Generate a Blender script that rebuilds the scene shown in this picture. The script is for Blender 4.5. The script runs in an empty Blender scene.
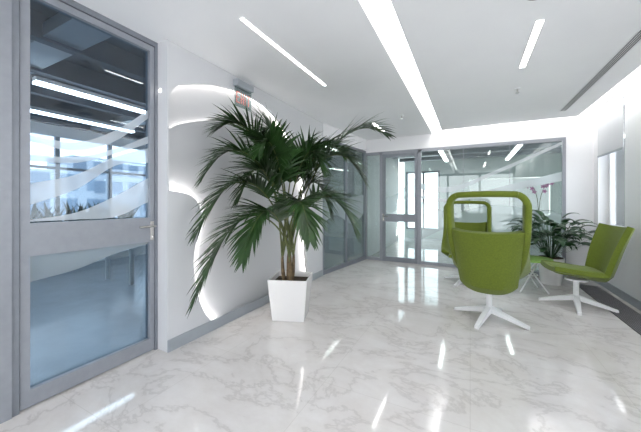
import bpy, bmesh, math, random
from mathutils import Vector, Matrix
random.seed(7)
S=bpy.context.scene
C=bpy.context.collection
TH=math.radians(27.3)
HC=2.60

# ---------------- materials ----------------
def mat(name,col,rough=0.5,metal=0.0,var=0.0,scale=8.0,emit=0.0,bump=0.0,coat=0.0,sheen=0.0,ecol=None):
    m=bpy.data.materials.new(name); m.use_nodes=True
    n=m.node_tree.nodes; l=m.node_tree.links; b=n['Principled BSDF']
    b.inputs['Base Color'].default_value=(*col,1); b.inputs['Roughness'].default_value=rough
    b.inputs['Metallic'].default_value=metal
    b.inputs['Coat Weight'].default_value=coat
    b.inputs['Sheen Weight'].default_value=sheen
    if var>0 or bump>0:
        tc=n.new('ShaderNodeTexCoord'); nz=n.new('ShaderNodeTexNoise'); nz.inputs['Scale'].default_value=scale
        nz.inputs['Detail'].default_value=4
        l.new(tc.outputs['Object'],nz.inputs['Vector'])
        if var>0:
            cr=n.new('ShaderNodeValToRGB')
            cr.color_ramp.elements[0].position=0.3; cr.color_ramp.elements[1].position=0.7
            cr.color_ramp.elements[0].color=(*[max(0,c*(1-var)) for c in col],1)
            cr.color_ramp.elements[1].color=(*[min(1,c*(1+var)) for c in col],1)
            l.new(nz.outputs['Fac'],cr.inputs['Fac']); l.new(cr.outputs['Color'],b.inputs['Base Color'])
        if bump>0:
            bp=n.new('ShaderNodeBump'); bp.inputs['Strength'].default_value=bump; bp.inputs['Distance'].default_value=0.01
            l.new(nz.outputs['Fac'],bp.inputs['Height']); l.new(bp.outputs['Normal'],b.inputs['Normal'])
    if emit>0:
        b.inputs['Emission Color'].default_value=(*(ecol or col),1); b.inputs['Emission Strength'].default_value=emit
    return m
def glassmat(name,tint,fac=0.06,milky=0.0):
    m=bpy.data.materials.new(name); m.use_nodes=True
    n=m.node_tree.nodes; l=m.node_tree.links; n.remove(n['Principled BSDF']); out=n['Material Output']
    t=n.new('ShaderNodeBsdfTransparent'); t.inputs['Color'].default_value=(*tint,1)
    g=n.new('ShaderNodeBsdfGlossy'); g.inputs['Roughness'].default_value=0.01
    f=n.new('ShaderNodeLayerWeight'); f.inputs['Blend'].default_value=0.25
    mr=n.new('ShaderNodeMapRange'); mr.inputs['To Min'].default_value=fac; mr.inputs['To Max'].default_value=0.7
    l.new(f.outputs['Fresnel'],mr.inputs['Value'])
    mx=n.new('ShaderNodeMixShader'); l.new(mr.outputs['Result'],mx.inputs['Fac']); 
    src=t
    if milky>0:
        d=n.new('ShaderNodeBsdfDiffuse'); d.inputs['Color'].default_value=(0.9,0.94,0.96,1)
        tr=n.new('ShaderNodeBsdfTranslucent'); tr.inputs['Color'].default_value=(0.9,0.94,0.96,1)
        m1=n.new('ShaderNodeMixShader'); m1.inputs['Fac'].default_value=0.5
        l.new(d.outputs[0],m1.inputs[1]); l.new(tr.outputs[0],m1.inputs[2])
        m2=n.new('ShaderNodeMixShader'); m2.inputs['Fac'].default_value=milky
        l.new(t.outputs[0],m2.inputs[1]); l.new(m1.outputs[0],m2.inputs[2]); src=m2
    l.new(src.outputs[0],mx.inputs[1]); l.new(g.outputs[0],mx.inputs[2]); l.new(mx.outputs[0],out.inputs['Surface'])
    return m
def marble():
    m=bpy.data.materials.new('marble_floor'); m.use_nodes=True
    n=m.node_tree.nodes; l=m.node_tree.links; b=n['Principled BSDF']
    tc=n.new('ShaderNodeTexCoord')
    mp=n.new('ShaderNodeMapping'); mp.inputs['Rotation'].default_value=(0,0,.5); mp.inputs['Scale'].default_value=(1,1.5,1)
    l.new(tc.outputs['Object'],mp.inputs['Vector'])
    w=n.new('ShaderNodeTexNoise'); w.inputs['Scale'].default_value=1.4; w.inputs['Detail'].default_value=10; w.inputs['Roughness'].default_value=.62; w.inputs['Distortion'].default_value=.4
    l.new(mp.outputs[0],w.inputs['Vector'])
    sub=n.new('ShaderNodeMath'); sub.operation='SUBTRACT'; sub.inputs[1].default_value=0.5
    ab=n.new('ShaderNodeMath'); ab.operation='ABSOLUTE'
    l.new(w.outputs['Fac'],sub.inputs[0]); l.new(sub.outputs[0],ab.inputs[0])
    cr=n.new('ShaderNodeValToRGB'); e=cr.color_ramp.elements
    e[0].position=0.0; e[0].color=(0.58,0.55,0.53,1); e[1].position=0.02; e[1].color=(0.69,0.66,0.64,1)
    e3=e.new(0.12); e3.color=(0.735,0.71,0.69,1)
    l.new(ab.outputs[0],cr.inputs['Fac'])
    n2=n.new('ShaderNodeTexNoise'); n2.inputs['Scale'].default_value=2.2; n2.inputs['Detail'].default_value=8; n2.inputs['Roughness'].default_value=.7
    l.new(mp.outputs[0],n2.inputs['Vector'])
    c2=n.new('ShaderNodeValToRGB'); c2.color_ramp.elements[0].position=.35; c2.color_ramp.elements[0].color=(.93,.915,.90,1); c2.color_ramp.elements[1].position=.6; c2.color_ramp.elements[1].color=(1,1,1,1)
    l.new(n2.outputs['Fac'],c2.inputs['Fac'])
    mu=n.new('ShaderNodeMix'); mu.data_type='RGBA'; mu.blend_type='MULTIPLY'; mu.inputs[0].default_value=1
    l.new(cr.outputs[0],mu.inputs[6]); l.new(c2.outputs[0],mu.inputs[7])
    br=n.new('ShaderNodeTexBrick'); br.offset=0; br.inputs['Scale'].default_value=1; br.inputs['Brick Width'].default_value=0.9; br.inputs['Row Height'].default_value=0.9
    br.inputs['Mortar Size'].default_value=0.002; br.inputs['Mortar Smooth'].default_value=0.1
    br.inputs['Color1'].default_value=(1,1,1,1); br.inputs['Color2'].default_value=(.98,.98,.98,1); br.inputs['Mortar'].default_value=(.86,.85,.84,1)
    l.new(tc.outputs['Object'],br.inputs['Vector'])
    m3=n.new('ShaderNodeMix'); m3.data_type='RGBA'; m3.blend_type='MULTIPLY'; m3.inputs[0].default_value=1
    l.new(mu.outputs[2],m3.inputs[6]); l.new(br.outputs['Color'],m3.inputs[7])
    l.new(m3.outputs[2],b.inputs['Base Color'])
    b.inputs['Roughness'].default_value=0.06; b.inputs['IOR'].default_value=1.6
    return m
M_white=mat('white_paint',(.80,.80,.81),.55,var=.01,scale=3)
M_ceil=mat('ceiling_paint',(.91,.91,.92),.6,var=.01,scale=3)
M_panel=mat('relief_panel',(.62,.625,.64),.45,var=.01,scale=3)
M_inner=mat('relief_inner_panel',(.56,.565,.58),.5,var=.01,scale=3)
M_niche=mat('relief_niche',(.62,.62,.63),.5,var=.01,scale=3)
M_frame=mat('grey_aluminium',(.22,.235,.265),.4,metal=.2,var=.04,scale=20)
M_frame2=mat('grey_rail',(.29,.305,.335),.4,metal=.2,var=.04,scale=20)
M_base=mat('baseboard_grey',(.36,.39,.42),.4,metal=.2,var=.03)
M_steel=mat('brushed_steel',(.62,.6,.57),.25,metal=1,var=.04,scale=60)
M_glassL=glassmat('blue_glass',(.68,.78,.86),.05)
M_glass=glassmat('partition_glass',(.84,.91,.90),.06)
M_wing=glassmat('window_glass',(.97,.99,1),.03)
M_frost=glassmat('frosted_film',(.9,.95,1),.03,milky=.66)
M_frost2=glassmat('frosted_film_soft',(.9,.95,.95),.03,milky=.30)
M_floor=marble()
M_led=mat('led_white',(1,1,1),.5,emit=7,ecol=(1,.985,.96))
M_covep=mat('cove_led_perimeter',(1,1,1),.5,emit=11,ecol=(1,.985,.96))
M_cove=mat('cove_led',(1,1,1),.5,emit=3.0,ecol=(1,.985,.96))
M_ledw=mat('relief_led',(1,1,1),.5,emit=4.0,ecol=(1,.96,.92))
M_ledl=mat('relief_led_strong',(1,1,1),.5,emit=22.0,ecol=(1,.96,.92))
M_dark=mat('dark_ceiling',(.035,.045,.06),.6,var=.2,scale=3)
M_darkb=mat('dark_blue_ceiling',(.06,.085,.12),.6,var=.2,scale=3)
M_green=mat('green_felt',(.115,.155,.008),.85,var=.14,scale=90,bump=.25,sheen=.15)
M_greenin=mat('green_felt_cushion',(.13,.18,.010),.85,var=.12,scale=90,bump=.25,sheen=.15)
M_wmetal=mat('white_metal',(.80,.80,.80),.3,var=.01)
M_leaf=mat('palm_leaf',(.024,.064,.015),.36,var=.5,scale=6)
M_leaf2=mat('plant_leaf',(.015,.055,.015),.3,var=.45,scale=8)
M_stem=mat('palm_stem',(.10,.12,.035),.55,var=.3,scale=20)
M_trunk=mat('palm_trunk',(.13,.09,.045),.8,var=.4,scale=30,bump=.4)
M_pot=mat('white_pot',(.74,.73,.72),.25,var=.01,coat=.4)
M_soil=mat('soil',(.05,.035,.02),.95,var=.5,scale=60,bump=.6)
M_grille=mat('dark_grille',(.04,.04,.05),.5,metal=.3,var=.1)
M_vent=mat('vent_grey',(.2,.2,.21),.5,metal=.3,var=.1)
M_blind=mat('blind_fabric',(.62,.63,.65),.8,var=.01)
M_red=mat('exit_red',(.80,.25,.22),.5,var=.02)
M_speaker=mat('speaker_grey',(.30,.29,.30),.6,var=.05)
M_table=mat('table_top_green',(.24,.42,.08),.35,var=.03)
M_desk=mat('desk_laminate',(.65,.67,.68),.4,var=.03)
M_pink=mat('orchid_petal',(.45,.12,.3),.6,var=.3,scale=30)
M_carpet=mat('office_floor',(.42,.47,.52),.25,var=.06,scale=4)
M_sage=mat('sage_wall_paint',(.46,.51,.49),.6,var=.02,scale=3)

# ---------------- helpers ----------------
def obj(name,me,m=None,parent=None,smooth=False):
    o=bpy.data.objects.new(name,me); C.objects.link(o)
    if m: me.materials.append(m)
    if parent: o.parent=parent
    if smooth:
        for p in me.polygons: p.use_smooth=True
    return o
def empty(name,loc=(0,0,0),rot=0,parent=None):
    e=bpy.data.objects.new(name,None); e.location=loc; e.rotation_euler=(0,0,rot); e.empty_display_size=.1; C.objects.link(e)
    if parent: e.parent=parent
    return e
def box(name,a,b,m,parent=None,bev=0.0):
    bm=bmesh.new(); bmesh.ops.create_cube(bm,size=1)
    for v in bm.verts:
        v.co=Vector([(a[i]+b[i])/2+v.co[i]*(b[i]-a[i]) for i in range(3)])
    if bev>0: bmesh.ops.bevel(bm,geom=bm.edges[:],offset=bev,segments=2,affect='EDGES',profile=.5)
    me=bpy.data.meshes.new(name); bm.to_mesh(me); bm.free()
    return obj(name,me,m,parent)
def boxes(name,lst,m,parent=None):
    bm=bmesh.new()
    for a,b in lst:
        r=bmesh.ops.create_cube(bm,size=1)
        for v in r['verts']: v.co=Vector([(a[i]+b[i])/2+v.co[i]*(b[i]-a[i]) for i in range(3)])
    me=bpy.data.meshes.new(name); bm.to_mesh(me); bm.free()
    return obj(name,me,m,parent)
def cyl(name,p,r,h,m,parent=None,r2=None,seg=32):
    bm=bmesh.new(); bmesh.ops.create_cone(bm,cap_ends=True,segments=seg,radius1=r,radius2=r if r2 is None else r2,depth=h)
    bmesh.ops.translate(bm,verts=bm.verts,vec=(p[0],p[1],p[2]+h/2))
    me=bpy.data.meshes.new(name); bm.to_mesh(me); bm.free()
    return obj(name,me,m,parent)
def catmull(pts,n=8):
    P=[Vector(p) for p in pts]; P=[2*P[0]-P[1]]+P+[2*P[-1]-P[-2]]; out=[]
    for i in range(1,len(P)-2):
        for k in range(n):
            t=k/n; a,b,c,d=P[i-1],P[i],P[i+1],P[i+2]
            out.append(.5*((2*b)+(-a+c)*t+(2*a-5*b+4*c-d)*t*t+(-a+3*b-3*c+d)*t**3))
    out.append(P[-2]); return out
def tube(name,pts,r,m,parent=None,radii=None,res=4):
    cu=bpy.data.curves.new(name,'CURVE'); cu.dimensions='3D'; cu.bevel_depth=r; cu.bevel_resolution=res; cu.use_fill_caps=True
    s=cu.splines.new('POLY'); s.points.add(len(pts)-1)
    for i,p in enumerate(pts):
        s.points[i].co=(*p,1); s.points[i].radius=radii[i] if radii else 1
    o=bpy.data.objects.new(name,cu); C.objects.link(o); cu.materials.append(m)
    if parent: o.parent=parent
    return o
def slabYZ(name,poly,x0,x1,m,parent=None):
    bm=bmesh.new()
    a=[bm.verts.new((x1,p[0],p[1])) for p in poly]; f=bm.faces.new(a)
    r=bmesh.ops.extrude_face_region(bm,geom=[f]); vs=[v for v in r['geom'] if isinstance(v,bmesh.types.BMVert)]
    for v in vs: v.co.x=x0
    bmesh.ops.recalc_face_normals(bm,faces=bm.faces)
    me=bpy.data.meshes.new(name); bm.to_mesh(me); bm.free(); return obj(name,me,m,parent)
def ribbon(name,lo,hi,fn,m,parent=None):
    a=catmull([(p[0],p[1],0) for p in lo],10); b=catmull([(p[0],p[1],0) for p in hi],10)
    bm=bmesh.new(); va=[bm.verts.new(fn(p.x,p.y)) for p in a]; vb=[bm.verts.new(fn(p.x,p.y)) for p in b]
    for i in range(len(va)-1): bm.faces.new((va[i],va[i+1],vb[i+1],vb[i]))
    me=bpy.data.meshes.new(name); bm.to_mesh(me); bm.free(); return obj(name,me,m,parent)
def offset(poly,d):
    out=[]
    for i,p in enumerate(poly):
        t=(poly[min(len(poly)-1,i+1)]-poly[max(0,i-1)]).normalized(); out.append(p+Vector((-t.y,t.x,0))*d)
    return out

# ---------------- room shell ----------------
box('floor',(-2.40,-3,-.1),(1.75,6.1,0),M_floor)
box('floor_office',(-7.4,-3,-.1),(-2.40,9.6,0),M_carpet)
box('floor_meeting_room',(-2.399,6.1,-.1),(4.0,10.5,0),M_floor)

cl=empty('ceiling')
box('ceiling_left_slab',(-2.45,-3,HC),(-.665,6.1,HC+.3),M_ceil,cl)
box('ceiling_island_slab',(-.475,-3,HC),(1.5,5.90,HC+.16),M_ceil,cl)
box('ceiling_top',(-.665,-3,HC+.26),(1.95,6.1,HC+.3),M_ceil,cl)
box('cove_led_strip',(-.59,-2.9,HC+.165),(-.475,6.05,HC+.185),M_cove,cl)
box('cove_led_back',(-.45,5.90,HC+.09),(1.5,5.925,HC+.13),M_covep,cl)
box('cove_led_right',(1.50,-2.9,HC+.10),(1.53,5.90,HC+.13),M_covep,cl)

def linlight(i,x,y0,y1,w):
    g=empty('linear_ceiling_light'+('' if i==0 else '.%03d'%i),(x,(y0+y1)/2,HC))
    hy=(y1-y0)/2
    box('diffuser',(-w/2,-hy,-.006),(w/2,hy,.0),M_led,g)
    boxes('trim_ring',[((-w/2-.008,-hy-.008,-.004),(-w/2,hy+.008,0)),((w/2,-hy-.008,-.004),(w/2+.008,hy+.008,0))],M_white,g)
linlight(0,-1.49,1.63,3.0,.028)
linlight(1,.462,2.67,3.5,.045)
linlight(2,-1.47,4.8,5.6,.05)
linlight(3,-1.49,-1.6,-.2,.045)
linlight(4,.462,-.6,.9,.07)
g=empty('ceiling_vent',(1.22,0,HC))
boxes('slats',[((-.03+.018*k,1.0,-.005),(-.03+.018*k+.006,5.45,0)) for k in range(4)],M_vent,g)
boxes('trim',[((-.045,1.0,-.004),(-.037,5.46,0)),((.04,1.0,-.004),(.048,5.46,0))],M_ceil,g)
g=empty('ceiling_speaker',(.40,2.28,HC))
cyl('grille',(0,0,-.012),.085,.012,M_speaker,g); cyl('rim',(0,0,-.007),.097,.007,M_ceil,g)
g=empty('ceiling_air_diffuser',(.2,2.0,HC))
box('frame',(-.16,-.16,-.012),(.16,.16,0),M_ceil,g,.003)
boxes('louvers',[((-.13+.05*k,-.13,-.018),(-.13+.05*k+.012,.13,-.012)) for k in range(6)],M_speaker,g)
for i,(x,y) in enumerate([(.5,4.15),(-.95,4.6)]):
    g=empty('sprinkler_head_%d'%i,(x,y,HC),0,cl)
    cyl('rose',(0,0,-.008),.035,.008,M_wmetal,g); cyl('stem',(0,0,-.045),.009,.04,M_steel,g); cyl('deflector',(0,0,-.05),.02,.005,M_steel,g)

# left wall with relief
XW=-2.235
wl=empty('wall_left')
box('core',(-2.40,1.56,0),(-2.36,4.41,HC),M_niche,wl)
box('end_cap',(-2.40,1.556,0),(XW,1.575,HC),M_panel,wl)
arch=catmull([(1.575,2.16,0),(1.64,2.24,0),(1.76,2.30,0),(2.1,2.41,0),(2.54,2.455,0),(3.0,2.38,0),(3.45,2.12,0),(3.75,1.72,0),(3.9,1.2,0),(3.85,.6,0),(3.95,0,0)],10)
outer=[(p.x,p.y) for p in arch]
slabYZ('relief_outer',[(1.575,HC)]+outer+[(4.41,0),(4.41,HC)],-2.265,XW,M_panel,wl)
top=catmull([(1.575,1.84,0),(1.76,1.96,0),(2.1,2.07,0),(2.54,2.12,0),(2.95,2.04,0),(3.3,1.82,0),(3.52,1.5,0),(3.6,1.0,0),(3.5,.5,0),(3.6,0,0)],10)
slabYZ('relief_inner',[(p.x,p.y) for p in top]+[(2.12,0),(1.575,0)],-2.335,-2.315,M_inner,wl)
lobe2=catmull([(2.10,0,0),(1.93,.22,0),(1.84,.48,0),(1.82,.78,0),(1.90,1.02,0),(1.89,1.19,0),(1.78,1.31,0),(1.575,1.35,0)],10)
slabYZ('relief_lobe',[(p.x,p.y) for p in lobe2]+[(1.575,0)],-2.262,XW,M_panel,wl)
tube('relief_led_arch',[(-2.325,p.x,p.y) for p in offset(arch,.035)],.010,M_ledw,wl)
tube('relief_led_top',[(-2.347,p.x,p.y) for p in offset(top,-.02)],.008,M_ledw,wl)
tube('relief_led_lobe',[(-2.280,p.x,p.y) for p in offset(lobe2,.016)],.009,M_ledl,wl)
box('baseboard_left',(XW,1.556,0),(XW+.012,4.41,.10),M_base)
wn=empty('wall_left_near')
box('pier',(-2.45,-3,0),(-2.35,.67,HC),M_frame2,wn)

# door 1 (left, glass)
d=empty('door_1')
DX0,DX1=-2.43,-2.37
boxes('jamb',[((DX0,.67,0),(DX1+.01,.705,HC)),((DX0,1.535,0),(DX1+.01,1.556,HC)),((DX0,.705,2.56),(DX1+.01,1.535,HC))],M_frame,d)
boxes('leaf_stiles',[((DX0,.71,.01),(DX1,.755,2.555)),((DX0,1.495,.01),(DX1,1.532,2.555)),((DX0,.755,2.51),(DX1,1.495,2.555)),((DX0,.755,.01),(DX1,1.495,.11))],M_frame2,d)
box('mid_rail',(DX0,.755,.92),(DX1,1.495,1.12),M_frame2,d)
box('glass_upper',(-2.405,.755,1.12),(-2.399,1.495,2.51),M_glassL,d)
box('glass_lower',(-2.405,.755,.11),(-2.399,1.495,.92),M_glassL,d)
fn=lambda x:(lambda a,b:(x,a,b))
ribbon('frosted_wave_1',[(.755,1.23),(1.0,1.34),(1.25,1.53),(1.495,1.58)],[(.755,1.36),(1.0,1.44),(1.25,1.60),(1.495,1.70)],fn(-2.394),M_frost,d)
ribbon('frosted_wave_2',[(.755,1.62),(1.0,1.60),(1.25,1.72),(1.495,1.95)],[(.755,1.66),(1.0,1.66),(1.25,1.80),(1.495,2.02)],fn(-2.394),M_frost,d)
ribbon('frosted_wave_3',[(.755,1.50),(1.0,1.52),(1.25,1.62),(1.495,1.74)],[(.755,1.54),(1.0,1.56),(1.25,1.66),(1.495,1.80)],fn(-2.394),M_frost,d)
ribbon('frosted_wave_4',[(.755,1.13),(1.0,1.13),(1.25,1.14),(1.495,1.25)],[(.755,1.14),(1.0,1.18),(1.25,1.30),(1.495,1.45)],fn(-2.394),M_frost,d)
ribbon('frosted_wave_5',[(.755,.76),(1.0,.79),(1.25,.86),(1.495,.90)],[(.755,.92),(1.0,.92),(1.25,.92),(1.495,.92)],fn(-2.394),M_frost2,d)
box('handle_plate',(DX1,1.495,.93),(DX1+.008,1.525,1.09),M_steel,d,.003)
tube('handle_lever',catmull([(DX1,1.51,1.05),(DX1+.045,1.51,1.05),(DX1+.055,1.49,1.05),(DX1+.055,1.38,1.05)],6),.009,M_steel,d)
cyl('handle_lock',(DX1+.008,1.51,.955),.008,.014,M_steel,d)

# exit sign
g=empty('exit_sign')
box('housing',(XW+.004,2.30,2.48),(-2.165,2.56,2.55),M_base,g,.005)
box('acrylic_plate',(-2.207,2.30,2.27),(-2.201,2.56,2.48),M_glass,g)
X1,X2=-2.2005,-2.199
boxes('exit_letters',[((X1,2.32,2.31),(X2,2.332,2.43)),((X1,2.332,2.418),(X2,2.37,2.43)),((X1,2.332,2.365),(X2,2.36,2.377)),((X1,2.332,2.31),(X2,2.37,2.322)),
 ((X1,2.45,2.31),(X2,2.462,2.43)),((X1,2.48,2.418),(X2,2.54,2.43)),((X1,2.505,2.31),(X2,2.517,2.418)),((X1,2.387,2.31),(X2,2.399,2.43)),((X1,2.42,2.31),(X2,2.432,2.43)),((X1,2.399,2.36),(X2,2.42,2.372))],M_red,g)

# left glazed partition (slightly angled)
g=empty('glass_partition_left',(-2.265,4.411,0))
L=1.68
boxes('frame',[((-.03,0,0),(.03,.05,2.36)),((-.03,.82,0),(.03,.86,2.36)),((-.03,L-.05,0),(.03,L,2.36)),((-.03,.05,0),(.03,L-.05,.07)),((-.03,.05,2.31),(.03,L-.05,2.36))],M_frame,g)
box('panes',(-.004,.05,.07),(.004,L-.05,2.31),M_glass,g)
ribbon('frosted_wave',[(.06,.9),(.5,1.0),(1.1,.8),(1.6,1.0)],[(.06,1.3),(.5,1.25),(1.1,1.35),(1.6,1.4)],lambda a,b:(.008,a,b),M_frost2,g)
box('wall_bulkhead',(-.04,0,2.361),(.04,L,HC),M_white,g)
g.rotation_euler=(0,0,-math.atan2(.22,1.69))

# back wall
wb=empty('wall_back')
box('bulkhead',(-2.06,6.1,2.32),(1.401,6.2,HC+.3),M_white,wb)
box('pier_right',(1.401,6.1,0),(1.95,6.2,HC+.3),M_white,wb)
gp=empty('glass_partition_back')
fr=[((x0,6.09,0),(x1,6.15,2.32)) for x0,x1 in [(-2.06,-2.01),(-1.72,-1.665),(-.935,-.875),(1.355,1.401)]]
fr+=[((-2.01,6.09,2.26),(1.355,6.15,2.32)),((-2.01,6.09,0),(-1.72,6.15,.06)),((-.875,6.09,0),(1.355,6.15,.06))]
boxes('frame',fr,M_frame2,gp)
boxes('pane_joints',[((-.12,6.115,.06),(-.112,6.125,2.26)),((.62,6.115,.06),(.628,6.125,2.26))],M_base,gp)
boxes('panes',[((-2.01,6.117,.06),(-1.72,6.123,2.26)),((-.875,6.117,.06),(1.355,6.123,2.26))],M_glass,gp)
ribbon('frosted_wave_1',[(-.87,.5),(-.3,.75),(.4,.55),(1.35,.7)],[(-.87,1.25),(-.3,1.05),(.4,1.2),(1.35,1.05)],lambda a,b:(a,6.112,b),M_frost2,gp)
ribbon('frosted_wave_2',[(-.87,1.5),(-.3,1.45),(.4,1.75),(1.35,2.2)],[(-.87,1.62),(-.3,1.55),(.4,1.82),(1.35,2.25)],lambda a,b:(a,6.112,b),M_frost,gp)
ribbon('frosted_wave_3',[(-.87,1.32),(-.3,1.25),(.4,1.40),(1.35,1.6)],[(-.87,1.38),(-.3,1.31),(.4,1.50),(1.35,1.75)],lambda a,b:(a,6.112,b),M_frost,gp)
d2=empty('door_2')
boxes('leaf_frame',[((-1.66,6.085,.005),(-1.60,6.135,2.255)),((-1.0,6.085,.005),(-.94,6.135,2.255)),((-1.60,6.085,2.19),(-1.0,6.135,2.255)),((-1.60,6.085,.005),(-1.0,6.135,.10)),((-1.60,6.085,.84),(-1.0,6.135,1.0))],M_frame,d2)
box('glass_upper',(-1.60,6.107,1.0),(-1.0,6.113,2.19),M_glass,d2)
box('glass_lower',(-1.60,6.107,.10),(-1.0,6.113,.84),M_glass,d2)
ribbon('frosted_wave',[(-1.6,1.0),(-1.4,1.05),(-1.2,1.3),(-1.0,1.35)],[(-1.6,1.35),(-1.4,1.4),(-1.2,1.55),(-1.0,1.75)],lambda a,b:(a,6.103,b),M_frost2,d2)
box('handle_plate',(-1.65,6.075,.85),(-1.62,6.085,1.0),M_steel,d2)
tube('handle_lever',[(-1.635,6.08,.95),(-1.635,6.035,.95),(-1.52,6.035,.95)],.009,M_steel,d2)

# right wall w/ windows
wins=[(5.06,5.93),(3.3,4.55),(1.3,2.7),(-1.0,.6)]
XR=1.75; z0w,z1w=.86,2.66
wr=empty('wall_right')
ys=[-3]+[v for w in sorted(wins) for v in w]+[6.1]
lst=[((XR,ys[i],z0w),(XR+.2,ys[i+1],z1w)) for i in range(0,len(ys),2)]
lst+=[((XR,-3,0),(XR+.2,6.1,z0w)),((XR,-3,z1w),(XR+.2,6.1,HC+.3))]
boxes('masonry',lst,M_white,wr)
for i,(a,b) in enumerate(wins):
    w=empty('window_%d'%(i+1))
    boxes('frame',[((XR+.12,a,z0w),(XR+.17,a+.05,z1w)),((XR+.12,b-.05,z0w),(XR+.17,b,z1w)),((XR+.12,a+.05,z0w),(XR+.17,b-.05,z0w+.05)),((XR+.12,a+.05,z1w-.05),(XR+.17,b-.05,z1w))],M_wmetal,w)
    box('glass',(XR+.14,a+.05,z0w+.05),(XR+.146,b-.05,z1w-.05),M_wing,w)
    box('roller_blind',(XR-.01,a+.02,1.95),(XR-.004,b-.02,2.70),M_blind,w)
    box('blind_bottom_bar',(XR-.014,a+.02,1.93),(XR,b-.02,1.955),M_base,w)
    cylb=cyl('blind_roller',(0,0,-(b-a)/2+.02),.025,(b-a)-.04,M_wmetal,w); cylb.rotation_euler=(math.pi/2,0,0); cylb.location=(XR-.02,(a+b)/2,2.70)
    box('sill',(XR-.02,a,z0w-.025),(XR+.12,b,z0w),M_wmetal,w)
box('baseboard_right',(XR-.012,-3,0),(XR,6.1,.10),M_base)
box('baseboard_back',(1.401,6.088,0),(XR-.012,6.1,.10),M_base)
g=empty('floor_convector_grille',(1.55,3.2,0))
box('tray',(-.13,-2.3,0),(.13,2.5,.004),M_grille,g)
boxes('bars',[((-.12+.02*k,-2.29,.004),(-.113+.02*k,2.49,.008)) for k in range(13)],M_speaker,g)

wq=empty('rear_fill_opening')  # unseen rear end, left open between mullions so sky light fills the room
boxes('mullions',[((x,-3.05,0),(x+.08,-2.97,HC+.3)) for x in (-2.4,-1.0,.35,1.67)]+[((-2.4,-3.05,2.5),(1.75,-2.97,HC+.3))],M_frame2,wq)

# ---------------- neighbour office (left) ----------------
of=empty('wall_office')
boxes('walls',[((-7.4,-3,0),(-7.3,9.6,.75)),((-7.4,-3,2.55),(-7.3,9.6,3.0)),((-7.4,9.5,0),(-2.1,9.6,3.0)),((-7.4,-3.1,0),(-2.45,-3,3.0))],M_white,of)
box('party_wall',(-2.16,6.2,0),(-2.06,9.5,3.0),M_white,of)
box('ceiling_office',(-7.4,-3,3.0),(-2.46,9.6,3.1),M_darkb)
box('ceiling_office_link',(-2.46,6.2,3.0),(-2.06,9.6,3.1),M_darkb)
box('bulkhead_office',(-2.46,-3,HC+.3),(-2.06,6.2,3.0),M_white,of)
wo=empty('window_5')
ms=[];y=-3
while y<9.5:
    ms.append(((-7.38,y,.75),(-7.30,y+.07,2.55))); y+=.95
boxes('mullions',ms+[((-7.38,-3,1.9),(-7.31,9.5,1.95))],M_frame,wo)
box('glass',(-7.345,-3,.75),(-7.34,9.5,2.55),M_wing,wo)
g=empty('ceiling_baffles')
boxes('beams',[((-7.2+.9*k,-2.9,2.75),(-7.1+.9*k,9.4,2.98)) for k in range(5)],M_darkb,g)
boxes('ducts',[((-7.2,1.2+2.0*k,2.78),(-2.6,1.5+2.0*k,2.9)) for k in range(4)],M_base,g)
for i,(x,y0,y1) in enumerate([(-6.1,0,3.5),(-4.6,1.5,4.2),(-3.3,4.5,7.5),(-5.5,4.8,8)]):
    g=empty('pendant_linear_light'+('' if i==0 else '.%03d'%i),(x,0,2.66))
    box('diffuser',(-.05,y0,0),(.05,y1,.03),M_led,g); box('housing',(-.055,y0,.03),(.055,y1,.08),M_wmetal,g)
    boxes('hangers',[((-.005,y0+.2,.08),(.005,y0+.21,.33)),((-.005,y1-.2,.08),(.005,y1-.19,.33))],M_steel,g)
def desk(i,x,y,rot=0):
    g=empty('desk'+('' if i==0 else '.%03d'%i),(x,y,0),rot)
    box('top',(-.75,-.38,.71),(.75,.38,.74),M_desk,g,.004)
    boxes('legs',[((sx*.7-.025,sy*.33-.025,0),(sx*.7+.025,sy*.33+.025,.71)) for sx in(-1,1) for sy in(-1,1)],M_wmetal,g)
    box('monitor_screen',(-.27,-.01,.88),(.27,.02,1.20),M_grille,g,.005); box('monitor_neck',(-.02,0,.75),(.02,.02,.9),M_steel,g); box('monitor_foot',(-.12,-.08,.74),(.12,.1,.752),M_steel,g)
desk(0,-4.9,3.3,math.pi/2); desk(1,-4.6,6.4,math.pi/2)
def offchair(i,x,y,rot):
    g=empty('office_chair'+('' if i==0 else '.%03d'%i),(x,y,0),rot)
    box('seat',(-.24,-.24,.43),(.24,.24,.50),M_frame,g,.02); box('back',(-.23,-.28,.58),(.23,-.23,1.05),M_frame,g,.02)
    box('back_bracket',(-.03,-.29,.46),(.03,-.26,.7),M_grille,g)
    cyl('gas_column',(0,0,.1),.03,.33,M_steel,g)
    for k in range(5):
        a=k*math.tau/5; tube('leg_%d'%k,[(0,0,.1),(.3*math.cos(a),.3*math.sin(a),.05)],.018,M_grille,g)
        cyl('caster_%d'%k,(.3*math.cos(a),.3*math.sin(a),0),.025,.05,M_grille,g)
offchair(0,-4.1,2.9,1.4); offchair(1,-3.9,5.8,1.6)

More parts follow.
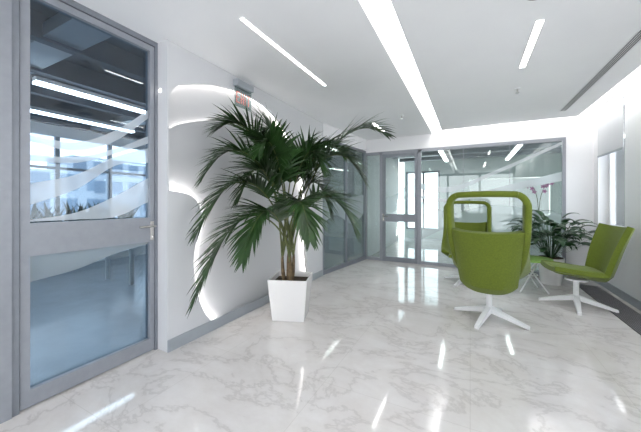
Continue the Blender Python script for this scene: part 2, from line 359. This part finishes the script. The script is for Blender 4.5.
# meeting room beyond back partition
HM=2.68
mr=empty('wall_meeting_room')
boxes('walls',[((-2.06,10.4,0),(4.0,10.5,.3)),((-2.06,10.4,2.3),(4.0,10.5,HM)),((-2.06,10.4,.3),(-2.0,10.5,2.3)),((-.9,10.4,.3),(4.0,10.5,2.3)),((3.9,6.2,0),(4.0,10.4,HM))],M_sage,mr)
box('ceiling_meeting_room',(-2.06,6.2,HM),(4.0,10.5,HM+.1),M_dark)
wm=empty('window_6')
boxes('frame',[((x,10.42,.3),(x+.06,10.48,2.3)) for x in(-2.0,-1.45,-.96)]+[((-2.0,10.42,.3),(-.9,10.48,.36)),((-2.0,10.42,2.24),(-.9,10.48,2.3))],M_frame,wm)
boxes('glass',[((-2.0,10.445,.3),(-.9,10.45,2.3))],M_wing,wm)
g2=empty('ceiling_ducts')
boxes('ducts',[((-2.0,6.6+.9*k,HM-.16),(3.9,6.8+.9*k,HM)) for k in range(4)],M_frame,g2)
for i,(x,y0,y1) in enumerate([(-.6,6.9,9),(.9,6.9,9.4),(2.4,6.9,9.4)]):
    g=empty('pendant_linear_light.%03d'%(i+4),(x,0,2.40))
    box('diffuser',(-.04,y0,0),(.04,y1,.02),M_led,g); box('housing',(-.045,y0,.02),(.045,y1,.07),M_wmetal,g)
    boxes('hangers',[((-.005,y0+.2,.07),(.005,y0+.21,.28)),((-.005,y1-.2,.07),(.005,y1-.19,.28))],M_steel,g)
g=empty('meeting_table',(.6,8.2,0))
box('top',(-1.2,-.5,.71),(1.2,.5,.75),M_desk,g,.01); box('pedestal_1',(-.8,-.2,0),(-.7,.2,.71),M_wmetal,g); box('pedestal_2',(.7,-.2,0),(.8,.2,.71),M_wmetal,g)
g=empty('whiteboard',(0,10.4,0))
box('panel',(0,-.03,.9),(2.0,-.002,1.95),M_wmetal,g,.004); boxes('frame',[((-.03,-.035,.87),(2.03,-.002,.9)),((-.03,-.035,1.95),(2.03,-.002,1.98)),((-.03,-.035,.9),(0,-.002,1.95)),((2.0,-.035,.9),(2.03,-.002,1.95))],M_steel,g)

def bldmat():
    m=mat('facade',(.5,.55,.62),.7); n=m.node_tree.nodes; l=m.node_tree.links
    br=n.new('ShaderNodeTexBrick'); br.offset=0; tc=n.new('ShaderNodeTexCoord')
    br.inputs['Scale'].default_value=1; br.inputs['Brick Width'].default_value=1.6; br.inputs['Row Height'].default_value=1.8; br.inputs['Mortar Size'].default_value=.3
    br.inputs['Color1'].default_value=(.09,.12,.16,1); br.inputs['Color2'].default_value=(.12,.16,.21,1); br.inputs['Mortar'].default_value=(.27,.29,.32,1)
    sp=n.new('ShaderNodeSeparateXYZ'); cb=n.new('ShaderNodeCombineXYZ')
    l.new(tc.outputs['Object'],sp.inputs[0]); l.new(sp.outputs['Y'],cb.inputs['X']); l.new(sp.outputs['Z'],cb.inputs['Y'])
    l.new(cb.outputs[0],br.inputs['Vector']); l.new(br.outputs['Color'],n['Principled BSDF'].inputs['Base Color']); return m
MB=bldmat()
for i,(x,y0,y1,z) in enumerate([(-26,4,12,3.5),(-32,13,21,5.5),(-30,22,34,3.0),(-28,-6,2,2.5)]):
    box('building'+('' if i==0 else '.%03d'%i),(x-5,y0,-12),(x,y1,z),MB)

# ---------------- lounge chairs ----------------
def shell(g,name='shell'):
    prof=[(.29,.455),(.20,.435),(.05,.40),(-.10,.365),(-.21,.35),(-.275,.41),(-.31,.54),(-.345,.68),(-.385,.82),(-.43,.96)]
    hw=[.235,.25,.255,.25,.24,.245,.258,.274,.288,.300]
    wrap=[.02,.035,.05,.07,.09,.10,.10,.10,.09,.08]
    bm=bmesh.new(); NU=13; rows=[]
    for i,(y,z) in enumerate(prof):
        a=prof[max(0,i-1)]; b=prof[min(len(prof)-1,i+1)]
        t=Vector((b[0]-a[0],b[1]-a[1])).normalized(); n=Vector((-t.y,t.x))
        if n.y<0 and i<4: n=-n
        if i>=4 and n.x<0: n=-n
        row=[]
        for j in range(NU):
            u=-1+2*j/(NU-1); k=abs(u)**3*wrap[i]
            row.append(bm.verts.new((u*hw[i]*(1-.02*abs(u)**6),y+n.x*k,z+n.y*k)))
        rows.append(row)
    for i in range(len(rows)-1):
        for j in range(NU-1): bm.faces.new((rows[i][j],rows[i][j+1],rows[i+1][j+1],rows[i+1][j]))
    bmesh.ops.recalc_face_normals(bm,faces=bm.faces)
    me=bpy.data.meshes.new(name); bm.to_mesh(me); bm.free()
    o=obj(name,me,M_green,g,True)
    s=o.modifiers.new('s','SOLIDIFY'); s.thickness=.06; s.offset=0
    b=o.modifiers.new('b','BEVEL'); b.width=.012; b.segments=2; b.limit_method='ANGLE'
    s=o.modifiers.new('ss','SUBSURF'); s.levels=2; s.render_levels=2
    bm=bmesh.new(); bmesh.ops.create_cube(bm,size=1)
    bmesh.ops.subdivide_edges(bm,edges=bm.edges[:],cuts=3,use_grid_fill=True)
    for v in bm.verts:
        x,y,z=v.co; v.co=Vector((x*.42*(1-.15*abs(y)),y*.46+.03,.445+z*.08+(.012 if z>0 else 0)*(1-4*x*x)-.06*(.5-y)*.5))
    me=bpy.data.meshes.new('seat_cushion'); bm.to_mesh(me); bm.free()
    o=obj('seat_cushion',me,M_greenin,g,True); s=o.modifiers.new('ss','SUBSURF'); s.levels=2; s.render_levels=2
def starbase(g,rot=0):
    cyl('swivel_plate',(0,0,.315),.11,.02,M_wmetal,g)
    cyl('column',(0,0,.08),.028,.24,M_wmetal,g)
    cyl('hub',(0,0,.075),.055,.05,M_wmetal,g,r2=.03)
    for k in range(4):
        a=rot+k*math.pi/2+math.pi/4
        bm=bmesh.new(); st=[(.02,.105,.030,.030),(.18,.065,.025,.022),(.36,.014,.018,.014)]
        R=[]
        for r,z,w,h in st:
            R.append([bm.verts.new((r,sy*w,z+sz*h)) for sy,sz in((-1,-1),(1,-1),(1,1),(-1,1))])
        for i in range(2):
            for j in range(4): bm.faces.new((R[i][j],R[i][(j+1)%4],R[i+1][(j+1)%4],R[i+1][j]))
        bm.faces.new(R[0][::-1]); bm.faces.new(R[-1])
        bmesh.ops.recalc_face_normals(bm,faces=bm.faces)
        bmesh.ops.rotate(bm,verts=bm.verts,cent=(0,0,0),matrix=Matrix.Rotation(a,3,'Z'))
        me=bpy.data.meshes.new('leg'); bm.to_mesh(me); bm.free()
        obj('leg_%d'%(k+1),me,M_wmetal,g)
def hood(g):
    H=[(.265,.12,.47),(.285,-.02,.53),(.303,-.15,.66),(.316,-.25,.82),(.322,-.33,1.0),(.324,-.38,1.21)]
    c=[]
    for k in range(1,6):
        a=k/6*math.pi/2; c.append((.324-.10*(1-math.cos(a)),-.38-.006*k/3,1.21+.11*math.sin(a)))
    right=H+c+[(.21,-.395,1.321)]
    path=right+[(0,-.40,1.326)]+[(-x,y,z) for x,y,z in right[::-1]]
    P=catmull(path,4); bm=bmesh.new(); R=[]
    N=len(P)
    for i,p in enumerate(P):
        t=(P[min(N-1,i+1)]-P[max(0,i-1)]).normalized()
        cen=Vector((0,p.y,.85)); o=(p-cen); o-=o.dot(t)*t; o.normalize()
        s=t.cross(o).normalized()
        d=.055+.045*(1-min(1,max(0,(p.z-.55)/.5)))
        th=.030
        R.append([bm.verts.new(p+o*(th*math.copysign(abs(math.cos(a))**.5,math.cos(a)))+s*(d*math.copysign(abs(math.sin(a))**.5,math.sin(a)))) for a in [q*math.tau/12 for q in range(12)]])
    for i in range(N-1):
        for j in range(12): bm.faces.new((R[i][j],R[i][(j+1)%12],R[i+1][(j+1)%12],R[i+1][j]))
    bm.faces.new(R[0]); bm.faces.new(R[-1][::-1])
    bmesh.ops.recalc_face_normals(bm,faces=bm.faces)
    me=bpy.data.meshes.new('hood_frame'); bm.to_mesh(me); bm.free(); o=obj('hood_frame',me,M_green,g,True)
def chair(i,x,y,rot,hd,sz=1,br=.35):
    g=empty('lounge_chair'+('' if i==0 else '.%03d'%i),(x,y,0),rot); g.scale=(1,1,sz)
    shell(g); starbase(g,br)
    if hd: hood(g)
chair(0,.18,3.58,math.radians(-7),True,1,.55)
chair(1,-.05,5.02,math.radians(180),True,.94)
chair(2,1.13,4.50,math.radians(97),False,1,.5)

g=empty('side_table',(.74,5.0,0))
cyl('top',(0,0,.44),.27,.022,M_table,g,seg=48)
for k in range(4):
    a=k*math.pi/2+.5
    tube('leg_%d'%(k+1),[(.16*math.cos(a),.16*math.sin(a),.44),(-.24*math.cos(a+.5),-.24*math.sin(a+.5),.01)],.010,M_wmetal,g)
tube('ring',[(.1*math.cos(t*math.tau/24),.1*math.sin(t*math.tau/24),.23) for t in range(25)],.006,M_wmetal,g)

# ---------------- plants ----------------
RT=Vector((math.cos(TH),math.sin(TH),0)); FW=Vector((-math.sin(TH),math.cos(TH),0))
def leafstrip(bm,base,d,side,length,width,droop,seg=5):
    pts=[];p=base.copy(); v=d.normalized()
    for i in range(seg+1):
        pts.append(p.copy()); p=p+v*(length/seg); v=(v+Vector((0,0,-droop))).normalized()
    prev=None
    for i,q in enumerate(pts):
        t=i/seg; w=width*(math.sin(math.pi*min(1,t*.75+.22))**.8)*(1-t**4)+.0008
        tt=(pts[min(seg,i+1)]-pts[max(0,i-1)]).normalized()
        s=tt.cross(side); 
        if s.length<1e-4: s=tt.cross(Vector((0,0,1)))
        s.normalize(); nn=s.cross(tt)
        cur=[bm.verts.new(q+s*w-nn*w*.35),bm.verts.new(q),bm.verts.new(q-s*w-nn*w*.35)]
        if prev:
            bm.faces.new((prev[0],prev[1],cur[1],cur[0])); bm.faces.new((prev[1],prev[2],cur[2],cur[1]))
        prev=cur
PB=Vector((-1.73,2.60,0))
fronds=[(-.58,-.44,1.93,2.00),(-.68,-.56,1.48,1.88),(-.70,-.66,1.00,1.62),(-.72,-.66,.42,1.28),(1.10,.30,2.06,2.08),(.78,-.10,1.50,1.88),
(.68,-.30,.98,1.42),(-.26,.08,2.02,2.0),(-.28,-.75,.80,1.28),(.62,.45,1.84,1.95),(.36,-.2,1.60,1.85),(-.43,-.34,1.30,1.7),(.45,.1,1.15,1.6),(-.2,-.5,1.72,1.85),(.25,-.62,.95,1.35),(.10,.30,1.75,1.85)]
palm=empty('potted_palm')
bm=bmesh.new()
WL=-2.20
stems=[(-.05,-.04),(.05,.03),(-.02,.06),(.06,-.05),(0,0)]
for fi,(r,f,z,zp) in enumerate(fronds):
    s=stems[fi%5]
    P0=PB+Vector((s[0],s[1],.60+.05*(fi%4)))
    tip=PB+RT*r+FW*f+Vector((0,0,z))
    P1=PB+RT*(r*.15)+FW*(f*.15)+Vector((0,0,.62+(zp-.62)*.75)); P2=PB+RT*(r*.62)+FW*(f*.62)+Vector((0,0,zp+.20))
    N=36; pts=[]
    for k in range(N+1):
        t=k/N; q=P0*(1-t)**3+P1*3*t*(1-t)**2+P2*3*t*t*(1-t)+tip*t**3
        q.x=max(q.x,WL+.01); pts.append(q)
    tube('rachis_%d'%fi,pts,.008,M_stem,palm,radii=[1.3-1.1*k/N for k in range(N+1)],res=2)
    nl=40
    for kk_ in range(nl):
        t=.36+.64*kk_/(nl-1); kk=t*N; i0=min(N-1,int(kk)); p=pts[i0].lerp(pts[i0+1],kk-i0)
        tg=(pts[min(N,i0+1)]-pts[max(0,i0-1)]).normalized()
        lat=tg.cross(Vector((0,0,1)))
        if lat.length<.1: lat=RT.copy()
        lat.normalize(); up=lat.cross(tg)
        q=(t-.36)/.64
        ln=(.35*math.sin(math.pi*min(1,.25+.68*q))**.8+.05)*random.uniform(.85,1.1)
        for sd in (-1,1):
            dv=lat*sd*(.85-.40*q)+tg*(.55+.75*q)+up*random.uniform(.0,.35)
            e=p+dv.normalized()*ln
            L2=ln
            if e.x<WL and dv.x<0:
                L2=max(.06,ln*(p.x-WL)/max(1e-3,(p.x-e.x)))
            leafstrip(bm,p,dv,up,L2,.0135,random.uniform(.06,.19))
me=bpy.data.meshes.new('leaflets'); bm.to_mesh(me); bm.free()
for v in me.vertices:
    if v.co.x<WL-.01: v.co.x=WL-.01
obj('leaflets',me,M_leaf,palm,True)
for k,s in enumerate(stems):
    tube('trunk_%d'%k,catmull([PB+Vector((s[0]*.6,s[1]*.6,.38)),PB+Vector((s[0]*.9,s[1]*.9,.52)),PB+Vector((s[0],s[1],.70))],5),.02,M_trunk,palm,radii=[1,1,1,1,1,.95,.9,.85,.8,.7,.5])
def taperpot(g,c,wb,wt,h,th=.018,rot=0):
    bm=bmesh.new(); R=[]
    for w,z in((wb,0),(wt,h),(wt-2*th,h),(wt-2*th-.01,h-.06)):
        R.append([bm.verts.new(Matrix.Rotation(rot,3,'Z')@Vector((sx*w/2,sy*w/2,z))+c) for sx,sy in((-1,-1),(1,-1),(1,1),(-1,1))])
    for i in range(3):
        for j in range(4): bm.faces.new((R[i][j],R[i][(j+1)%4],R[i+1][(j+1)%4],R[i+1][j]))
    bm.faces.new(R[0][::-1])
    bm.faces.new(R[3])
    bmesh.ops.recalc_face_normals(bm,faces=bm.faces)
    me=bpy.data.meshes.new('pot'); bm.to_mesh(me); me.materials.append(M_pot); me.materials.append(M_soil); bm.free()
    me.polygons[len(me.polygons)-1].material_index=1
    o=obj('pot',me,None,g); b=o.modifiers.new('b','BEVEL'); b.width=.012; b.segments=3
taperpot(palm,PB+Vector((-.02,.09,0)),.34,.42,.44,rot=TH-.12)

pl=empty('potted_peace_lily'); pc=Vector((1.10,5.58,0))
cyl('pot',(pc.x,pc.y,0),.13,.40,M_pot,pl,r2=.17); cyl('soil',(pc.x,pc.y,.40),.15,.006,M_soil,pl)
bm=bmesh.new()
for k in range(120):
    a=random.uniform(0,math.tau); el=random.uniform(.5,1.45); ln=random.uniform(.28,.64)
    dv=Vector((math.cos(a)*math.cos(el),math.sin(a)*math.cos(el),math.sin(el)))
    b0=pc+Vector((math.cos(a)*.05,math.sin(a)*.05,.40)); e=b0+dv*ln
    w=.004; sd=dv.cross(Vector((0,0,1))).normalized()*w
    v=[bm.verts.new(b0-sd),bm.verts.new(b0+sd),bm.verts.new(e+sd),bm.verts.new(e-sd)]; bm.faces.new(v)
    lat=dv.cross(Vector((0,0,1))).normalized(); up=lat.cross(dv)
    leafstrip(bm,e,dv+Vector((math.cos(a)*.6,math.sin(a)*.6,0)),up,random.uniform(.20,.32),.05,.32,6)
for v in bm.verts:
    if v.co.x>1.68: v.co.x=1.68
    if v.co.y>6.05: v.co.y=6.05
    if v.co.y<5.30 and v.co.z<.5 : v.co.y=5.30
me=bpy.data.meshes.new('leaves'); bm.to_mesh(me); bm.free(); obj('leaves',me,M_leaf2,pl,True)

oc=empty('potted_orchid'); o0=Vector((1.15,6.75,0))
boxes('stand',[((o0.x-.15,o0.y-.15,0),(o0.x+.15,o0.y+.15,.9))],M_wmetal,oc)
cyl('pot',(o0.x,o0.y,.9),.07,.14,M_pot,oc,r2=.09)
bm=bmesh.new()
for s in range(2):
    sp=catmull([o0+Vector((0,0,1.03)),o0+Vector((-.03+.06*s,0,1.35)),o0+Vector((-.1+.2*s,-.02,1.55)),o0+Vector((-.2+.38*s,-.04,1.58))],8)
    tube('flower_stem_%d'%s,sp,.005,M_stem,oc)
    for k in range(12,len(sp),3):
        off=Vector((random.uniform(-.03,.03),-.01,random.uniform(-.04,.03)))
        for q in range(5):
            a=q*math.tau/5; leafstrip(bm,sp[k]+off,Vector((math.cos(a),-.1,math.sin(a))),Vector((0,1,0)),.045,.016,0,3)
me=bpy.data.meshes.new('petals'); bm.to_mesh(me); bm.free(); obj('petals',me,M_pink,oc)
bm=bmesh.new()
for k in range(7):
    a=k*math.tau/7; leafstrip(bm,o0+Vector((0,0,1.04)),Vector((math.cos(a),math.sin(a),.7)),Vector((0,0,1)),.26,.03,.25)
me=bpy.data.meshes.new('leaves'); bm.to_mesh(me); bm.free(); obj('leaves',me,M_leaf2,oc,True)
bp=empty('window_box_plants')
box('trough',(-7.25,1.6,.0),(-6.95,4.6,.72),M_wmetal,bp)
bm=bmesh.new()
for k in range(200):
    y=random.uniform(1.65,4.0); b0=Vector((-7.1+random.uniform(-.08,.08),y,.72)); a=random.uniform(0,math.tau)
    leafstrip(bm,b0,Vector((math.cos(a)*.4,math.sin(a)*.5,1.2)),Vector((math.cos(a),math.sin(a),0)),random.uniform(.35,.65),.035,.15)
me=bpy.data.meshes.new('leaves'); bm.to_mesh(me); bm.free(); obj('leaves',me,M_leaf2,bp,True)

# ---------------- light ----------------
w=bpy.data.worlds.new('World'); S.world=w; w.use_nodes=True
nt=w.node_tree; bg=nt.nodes['Background']
tc=nt.nodes.new('ShaderNodeTexCoord'); sp=nt.nodes.new('ShaderNodeSeparateXYZ'); cr=nt.nodes.new('ShaderNodeValToRGB')
nt.links.new(tc.outputs['Generated'],sp.inputs[0]); nt.links.new(sp.outputs['Z'],cr.inputs['Fac'])
cr.color_ramp.elements[0].color=(.95,.97,1,1); cr.color_ramp.elements[1].color=(.72,.85,1,1)
nt.links.new(cr.outputs[0],bg.inputs['Color']); bg.inputs['Strength'].default_value=2.5

# ---------------- camera ----------------
cam=bpy.data.cameras.new('camera'); co=bpy.data.objects.new('camera',cam); C.objects.link(co)
cam.sensor_width=36; cam.lens=36*290/641; cam.shift_y=-14/641; cam.clip_start=.05
co.location=(0,0,1.25); co.rotation_euler=(math.pi/2,0,TH)
S.camera=co
S.view_settings.view_transform='Standard'
S.view_settings.look='None'
S.view_settings.exposure=0.85
